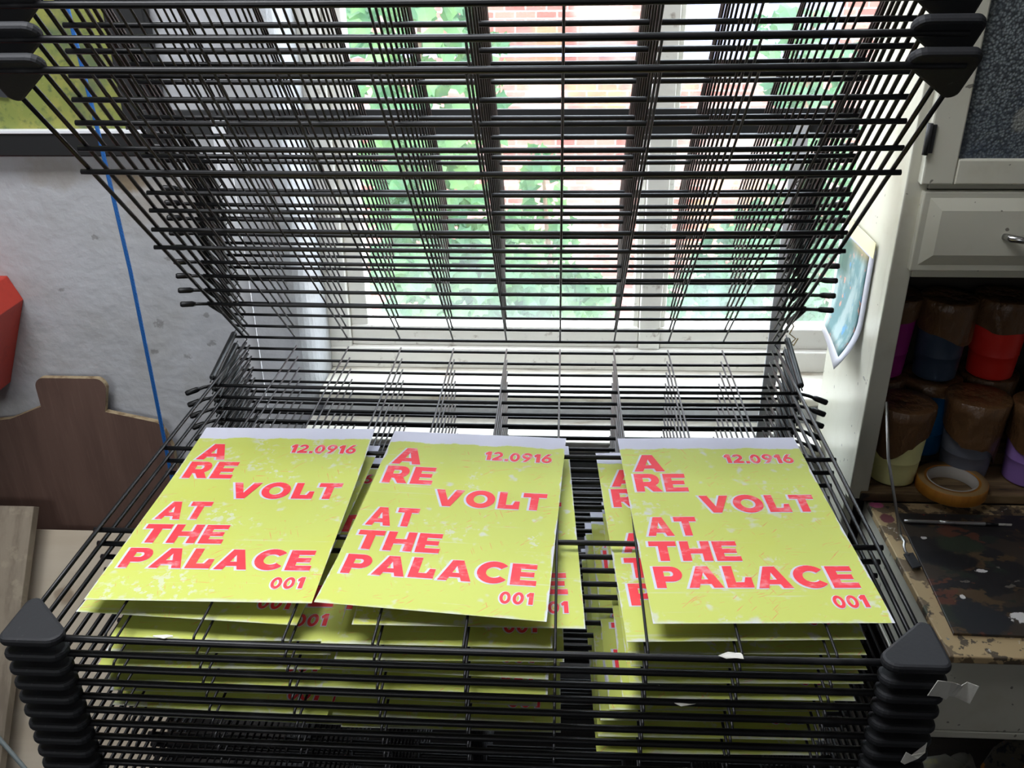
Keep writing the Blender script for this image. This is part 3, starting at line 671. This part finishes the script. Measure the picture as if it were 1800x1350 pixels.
# lower carcass and counter
cp('lower_panel', [(.6315, CR, -.400, -.385, -.415, -.276), (.6315, .648, -.385, CF + .02, -.415, -.276), (.6315, CR, -.400, CF, -.430, -.415)], m_cream)
m_counter = Mat('paint_stained_top', lin(176, 152, 112), .65)
cc = [(90, 74, 56), (44, 40, 38), (206, 200, 190), (120, 60, 60), (64, 70, 52), (96, 120, 130)]
for i, (c, th) in enumerate(zip(cc, (.5, .58, .66, .68, .66, .69))):
    m_counter.over(m_counter.mul(m_counter.noise(18 + 9 * i, th, th + .03, loc=(i * 3.1, i * 1.7, 0)), .85), lin(*c))
m_counter.over(m_counter.blob(.645, -.085, .012, .012, ax=(0, 1), soft=.2), lin(112, 62, 66))
m_counter.over(m_counter.mul(m_counter.blob(.640, -.045, .010, .008, ax=(0, 1), soft=.3), .8), lin(196, 92, 140))
wt = MB(); wt.box(.6275, CR, -.412, CF - .0065, -.276, -.2635, .002)
tag(wt.build('worktop', m_counter), 'paint splattered pale wood worktop in front of the cabinet compartment', 'worktop')
m_pal = Mat('palette_paint', lin(58, 50, 42), .5)
for i, (c, th, sc) in enumerate((((34, 34, 36), .48, 9), ((84, 66, 44), .56, 12), ((40, 48, 40), .57, 8), ((92, 54, 40), .62, 14), ((110, 104, 96), .67, 22), ((214, 210, 204), .725, 20), ((150, 146, 70), .72, 38), ((196, 60, 44), .735, 36), ((90, 140, 150), .735, 30))):
    m_pal.over(m_pal.mul(m_pal.noise(sc, th, th + .025, loc=(i * 2.3, i * 4.1, 0), scale=(1, 1.6, 1)), .9), lin(*c))
for x, y, rx, ry in ((.755, -.335, .016, .009), (.805, -.315, .012, .010), (.742, -.228, .007, .004), (.69, -.29, .003, .006), (.685, -.145, .004, .003)):
    m_pal.over(m_pal.blob(x, y, rx, ry, ax=(0, 1), soft=.25, wob=.6, ns=90), lin(216, 212, 208))
m_pal.over(m_pal.blob(.735, -.16, .035, .022, ax=(0, 1), soft=.3), lin(44, 52, 40)); m_pal.over(m_pal.blob(.705, -.205, .04, .025, ax=(0, 1), soft=.3), lin(28, 28, 30)); m_pal.over(m_pal.blob(.70, -.335, .035, .035, ax=(0, 1), soft=.2), lin(36, 37, 40))
m_pal.over(m_pal.blob(.835, -.27, .006, .006, ax=(0, 1), soft=.3), lin(206, 60, 40))
mb = MB(); mb.prism([(.6655, -.075), (.6475, -.370), (1.22, -.382), (1.22, -.075)][::-1], -.2633, -.2588, .0008)
tag(mb.build('palette_board', m_pal), 'dark paint encrusted board lying on the worktop', 'board')

# tape roll
m_tside = Mat('tape_amber', lin(186, 124, 40), .5); m_tside.over(m_tside.noise(60, .4, .7, scale=(1, 1, .2)), lin(170, 108, 34))
m_tface = Mat('tape_edge', lin(164, 132, 84), .7); m_core = Mat('card_core', lin(186, 180, 172), .8)
tr_ = empty('tape_roll', (.7700, -.020, -.2448), 'roll of amber masking tape on the compartment floor before the pots', 'tape')
MB().lathe([(.0415, .0), (.0565, .0), (.0575, .001), (.0575, .021), (.0565, .022), (.0415, .022), (.0415, .0)], 48).build('tape', [m_tside], tr_)
MB().lathe([(.0420, .0219), (.0562, .0223), (.0562, .0221), (.0420, .0217), (.0420, .0219)], 48).build('tape_face', m_tface, tr_)
tag(MB().lathe([(.0385, .0005), (.0415, .0005), (.0415, .0222), (.0385, .0222), (.0385, .0005)], 48).build('core', m_core, tr_), 'pale cardboard core')
tr_.rotation_euler = (0, 0, 0)
# craft knife and palette knife
m_alu = Mat('brushed_aluminium', lin(196, 196, 194), .35, .9)
kn = empty('craft_knife', (.735, -.1055, -.2553), 'thin silver craft knife lying at the back of the dark board', 'knife')
kn.rotation_euler = (0, 0, math.radians(-1.5))
MB().tube([(-.068, 0, 0), (-.060, 0, 0), (.060, 0, 0), (.062, 0, 0)], [.0028, .0033, .0033, .0028], 10).build('handle', m_alu, kn)
MB().tube([(-.012, 0, 0), (.012, 0, 0)], .0036, 12).build('grip', m_alu, kn)
tag(MB().tube([(.062, 0, 0), (.082, 0, 0)], [.0031, .0026], 10).build('tip', m_black, kn), 'black tip')
MB().box(.080, .104, -.0008, .0008, -.0018, .0018, .0003).build('blade', m_tape, kn)
pk = empty('palette_knife', (.6360, -.19, -.258), 'long thin paint scraper leaning on the cabinet stile', 'scraper')
M0 = Vector((.6360, -.19, -.258))
sc_ = [Vector(p) - M0 for p in ((.6275, -.034, -.068), (.6315, -.075, -.150), (.6420, -.155, -.2465))]
MB().tube(sc_, .0026, 8).build('handle', m_alu, pk)
MB().tube([Vector(p) - M0 for p in ((.6420, -.155, -.2465), (.6435, -.172, -.2485), (.6400, -.180, -.2500), (.6395, -.190, -.2535), (.6430, -.196, -.2560))], .0022, 8).build('neck', m_alu, pk)
mb = MB(); mb.prism([(-.006, 0), (.010, .004), (.011, -.030), (-.004, -.036)][::-1], -.0015, .0015, .0004, 0, Matrix.Translation(Vector((.6420, -.194, -.2563)) - M0)); 
tag(mb.build('blade', m_rubber, pk), 'dark paint crusted blade')

# pots
m_wrapb = Mat('brown_parcel_tape', lin(104, 74, 46), .32, 0, .5); m_wrapb.over(m_wrapb.mul(m_wrapb.noise(16, .4, .7), .6), lin(78, 54, 34)); m_wrapb.bump(34, .9, .012, scale=(1, 1, .6))
def potmat(name, rgb, rough=.4):
    m = Mat(name, lin(*rgb), rough); m.over(m.mul(m.noise(22, .5, .7), .3), lin(*[min(255, c + 40) for c in rgb])); return m
def pot(label, x, y, z, rgb, rb=.038, rt=.047, h=.15, wrap=(.45, .7), seed=0, flare=1.0, turn=None):
    """plastic cup with parcel tape stretched over the mouth; wrap = how far down the tape comes at its shortest and longest"""
    t = empty('paint_pot', (x, y, z), label, 'pot', 'paint pots in the cabinet'); rnd = random.Random(seed)
    m = potmat('cup_plastic', rgb)
    R = lambda q: rb + (rt - rb) * q
    prof = [(rb * .88, 0), (rb, .003), (R(.02), .006)] + [(R(q), h * q) for q in (.1, .2, .3)] + [(R(.3) + .0007, h * .305), (R(.32), h * .315)] + [(R(q), h * q) for q in (.45, .6, .75, .9)] + [(rt + .002, h * .97), (rt + .002, h * .985)]
    MB().lathe(prof, 40).build('cup', m, t)
    ph = rnd.uniform(0, 6.28); n = 40
    if turn is not None: ph = math.radians(90 - turn)
    amp = [rnd.uniform(-1, 1) for _ in range(8)]
    def low_(a):
        q = .5 + .5 * math.sin(a + ph) * .8 + .12 * math.sin(3 * a + ph * 2) + .06 * amp[int(a / 6.2832 * 8) % 8]
        return wrap[0] + (wrap[1] - wrap[0]) * q
    vs = []; fs = []
    rows = [0, .25, .5, .75, 1]
    for r in (0.02, .35, .7, .93, 1.0):
        for k in range(n):
            a = 2 * PI * k / n; rr = (rt + .0036) * r
            zz = h + .001 - (.002 if r == 1 else 0) - .0025 * (1 - r) + .0012 * math.sin(3 * a + ph) * r
            vs.append((rr * math.cos(a), rr * math.sin(a), zz))
    for q in rows[1:]:
        for k in range(n):
            a = 2 * PI * k / n; d = h * low_(a) * q; zz = h - .001 - d; qq = max(0, zz / h)
            fl = .0036 + .0010 * math.sin(7 * a + ph + q * 3) + (.006 * flare * math.exp(-((a - ph) % 6.283 - 3) ** 2) * q)
            rr = R(qq) + max(fl, .0022); vs.append((rr * math.cos(a), rr * math.sin(a), zz))
    nr = 9
    for i in range(nr - 1):
        for k in range(n): fs.append((i * n + k, i * n + (k + 1) % n, (i + 1) * n + (k + 1) % n, (i + 1) * n + k))
    fs.append(tuple(range(n)))
    tag(MB().raw(vs, [tuple(reversed(f)) for f in fs], 0, True).build('tape_lid', m_wrapb, t), 'brown parcel tape cover')
    return t
Z0 = -.2448
pot('pale yellow pot with torn brown tape lid, front left of compartment', .6820, .020, Z0, (252, 250, 176), wrap=(.10, .66), seed=3, turn=215)
pot('blue pot half hidden behind the yellow pot', .7640, .126, Z0, (20, 96, 150), wrap=(.08, .2), seed=4)
pot('grey pot wrapped in brown tape, behind the tape roll', .8150, .046, Z0, (112, 116, 130), rb=.039, rt=.049, wrap=(.35, .85), seed=8)
pot('lilac pot with brown tape lid at the right edge', .9150, .022, Z0, (158, 122, 198), wrap=(.25, .55), seed=5)
pot('brown taped pot behind the grey pot, under the red one', .8720, .148, Z0, (112, 92, 70), rb=.038, rt=.047, h=.15, wrap=(.5, .9), seed=7)
pot('brown taped pot behind the blue pot, under the violet one', .6730, .140, Z0, (112, 92, 70), rb=.038, rt=.047, h=.15, wrap=(.5, .9), seed=12)
pot('dark brown taped pot behind the lilac pot', .9800, .130, Z0, (84, 72, 58), wrap=(.5, .9), seed=9)
Z1 = Z0 + .152
pot('red pot with brown tape lid, stacked on the taped pot', .8650, .135, Z1, (226, 44, 34), wrap=(.30, .55), seed=14, h=.15)
pot('magenta pot standing in the upper row at compartment left', .6730, .140, Z1, (150, 24, 120), wrap=(.2, .45), seed=15, h=.15)
pot('dark blue pot standing between the magenta and red pots', .7640, .126, Z1, (52, 66, 86), wrap=(.3, .5), seed=16, h=.15, rb=.036, rt=.044)
pot('dark green pot in the upper row at the right edge', .9750, .125, Z1, (44, 58, 58), wrap=(.2, .4), seed=17, h=.15)

# painted card taped to the cabinet side
m_card = Mat('painting_card', lin(196, 196, 204), .5)
m_artp = Mat('abstract_print', lin(84, 128, 132), .5)
m_artp.over(m_artp.noise(26, .42, .6, scale=(1, 1, .5)), lin(150, 172, 172)); m_artp.over(m_artp.mul(m_artp.axis(2, .065, .085), .9), lin(120, 104, 44))
m_artp.over(m_artp.mul(m_artp.mul(m_artp.axis(1, .0, .04), m_artp.axis(2, .0, .03)), .9), lin(24, 84, 70)); m_artp.over(m_artp.mul(m_artp.noise(40, .6, .66, loc=(2, 2, 2)), .8), lin(206, 140, 120)); m_artp.over(m_artp.mul(m_artp.noise(36, .62, .68, loc=(7, 2, 2)), .8), lin(70, 140, 190))
card = empty('postcard', (CX - .002, .125, .06), 'curled art postcard taped to the white cabinet side', 'postcard')
# local: y across (back +), z up; curls away from the panel (-x) at the lower front corner
def cx_(y, z):
    q = max(0, (-.02 - z)) ; return -.0015 - 2.6 * q * q * (1.2 - y / .1 * .8) - .04 * max(0, y - .02)
def card_grid(y0, y1, z0, z1, off, mat, name, ny=8, nz=14):
    vs = []; fs = []
    for side in (0, 1):
        for j in range(nz + 1):
            for i in range(ny + 1):
                y = y0 + (y1 - y0) * i / ny; z = z0 + (z1 - z0) * j / nz; vs.append((cx_(y, z) - off + (.0006 if side else 0), y, z))
    N = (ny + 1) * (nz + 1)
    for j in range(nz):
        for i in range(ny):
            q = (j * (ny + 1) + i, j * (ny + 1) + i + 1, (j + 1) * (ny + 1) + i + 1, (j + 1) * (ny + 1) + i)
            fs.append(tuple(reversed(q))); fs.append(tuple(N + k for k in q))
    lp = list(range(ny + 1)) + [j * (ny + 1) + ny for j in range(1, nz + 1)] + [nz * (ny + 1) + i for i in range(ny - 1, -1, -1)] + [j * (ny + 1) for j in range(nz - 1, 0, -1)]
    for k in range(len(lp)): a, b = lp[k], lp[(k + 1) % len(lp)]; fs.append((a, b, N + b, N + a))
    return MB().raw(vs, fs, 0, True).build(name, mat, card)
card_grid(-.085, .095, -.105, .105, 0, m_card, 'card_sheet')
card_grid(-.062, .080, -.092, .088, .0007, m_artp, 'picture')
m_ytape = Mat('yellowed_tape', lin(222, 214, 170), .4)
MB().box(-.0032, -.0022, -.085, .06, .092, .118, .0003).build('tape_strip', m_ytape, card)

# cluttered things under the worktop
m_rag = Mat('stained_cloth', lin(128, 124, 112), .9); m_rag.over(m_rag.noise(14, .5, .62), lin(164, 158, 92)); m_rag.over(m_rag.noise(20, .6, .66, loc=(3, 3, 0)), lin(92, 90, 84)); m_rag.bump(60, .4)
m_rag2 = Mat('striped_cloth', lin(80, 74, 62), .9); m_rag2.over(m_rag2.noise(18, .56, .62), lin(180, 110, 30)); m_rag2.over(m_rag2.noise(18, .58, .63, loc=(5, 1, 0)), lin(24, 26, 32)); m_rag2.over(m_rag2.noise(26, .64, .68, loc=(9, 1, 0)), lin(60, 70, 100))
tag(MB().box(.55, 1.25, -.56, -.05, -.70, -.66, .004).box(.57, .61, -.54, -.5, FLOOR, -.70).box(1.19, 1.23, -.54, -.5, FLOOR, -.70).box(.57, .61, -.12, -.08, FLOOR, -.70).box(1.19, 1.23, -.12, -.08, FLOOR, -.70).build('low_stand', m_inside), 'dark low wooden stand under the worktop holding rags', 'stand')
def rag(label, x, y, z, rx, ry, h, m, seed):
    rnd = random.Random(seed); ph = [rnd.uniform(0, 6.28) for _ in range(6)]
    prof = [(rx, 0), (rx * 1.02, h * .2), (rx * .92, h * .5), (rx * .7, h * .8), (rx * .4, h * .97), (.002, h)]
    mb = MB(); mb.lathe(prof, 36, (0, 0, 0), 0, True, lambda i, a: (1 + .16 * math.sin(3 * a + ph[0]) + .10 * math.sin(5 * a + ph[1] + i * .6) + .05 * math.sin(9 * a + ph[2]), (0 if i == 0 else h * .10 * math.sin(4 * a + ph[3] + i))))
    mb.v = [(vx, vy * ry / rx, vz) for vx, vy, vz in mb.v]
    tag(mb.build('paint_rag', m, None, (x, y, z)), label, 'rag')
rag('pale cloth rag with yellow stains, under the worktop by the bumpers',   .722, -.36, -.66, .062, .07, .12, m_rag, 2)
rag('dark striped rag with orange stain, at the bottom right corner', .895, -.31, -.66, .085, .08, .11, m_rag2, 4)
rag('grey crumpled rag lowest at the bottom right beside the rack', .605, -.49, -.66, .045, .055, .08, m_rag, 6)
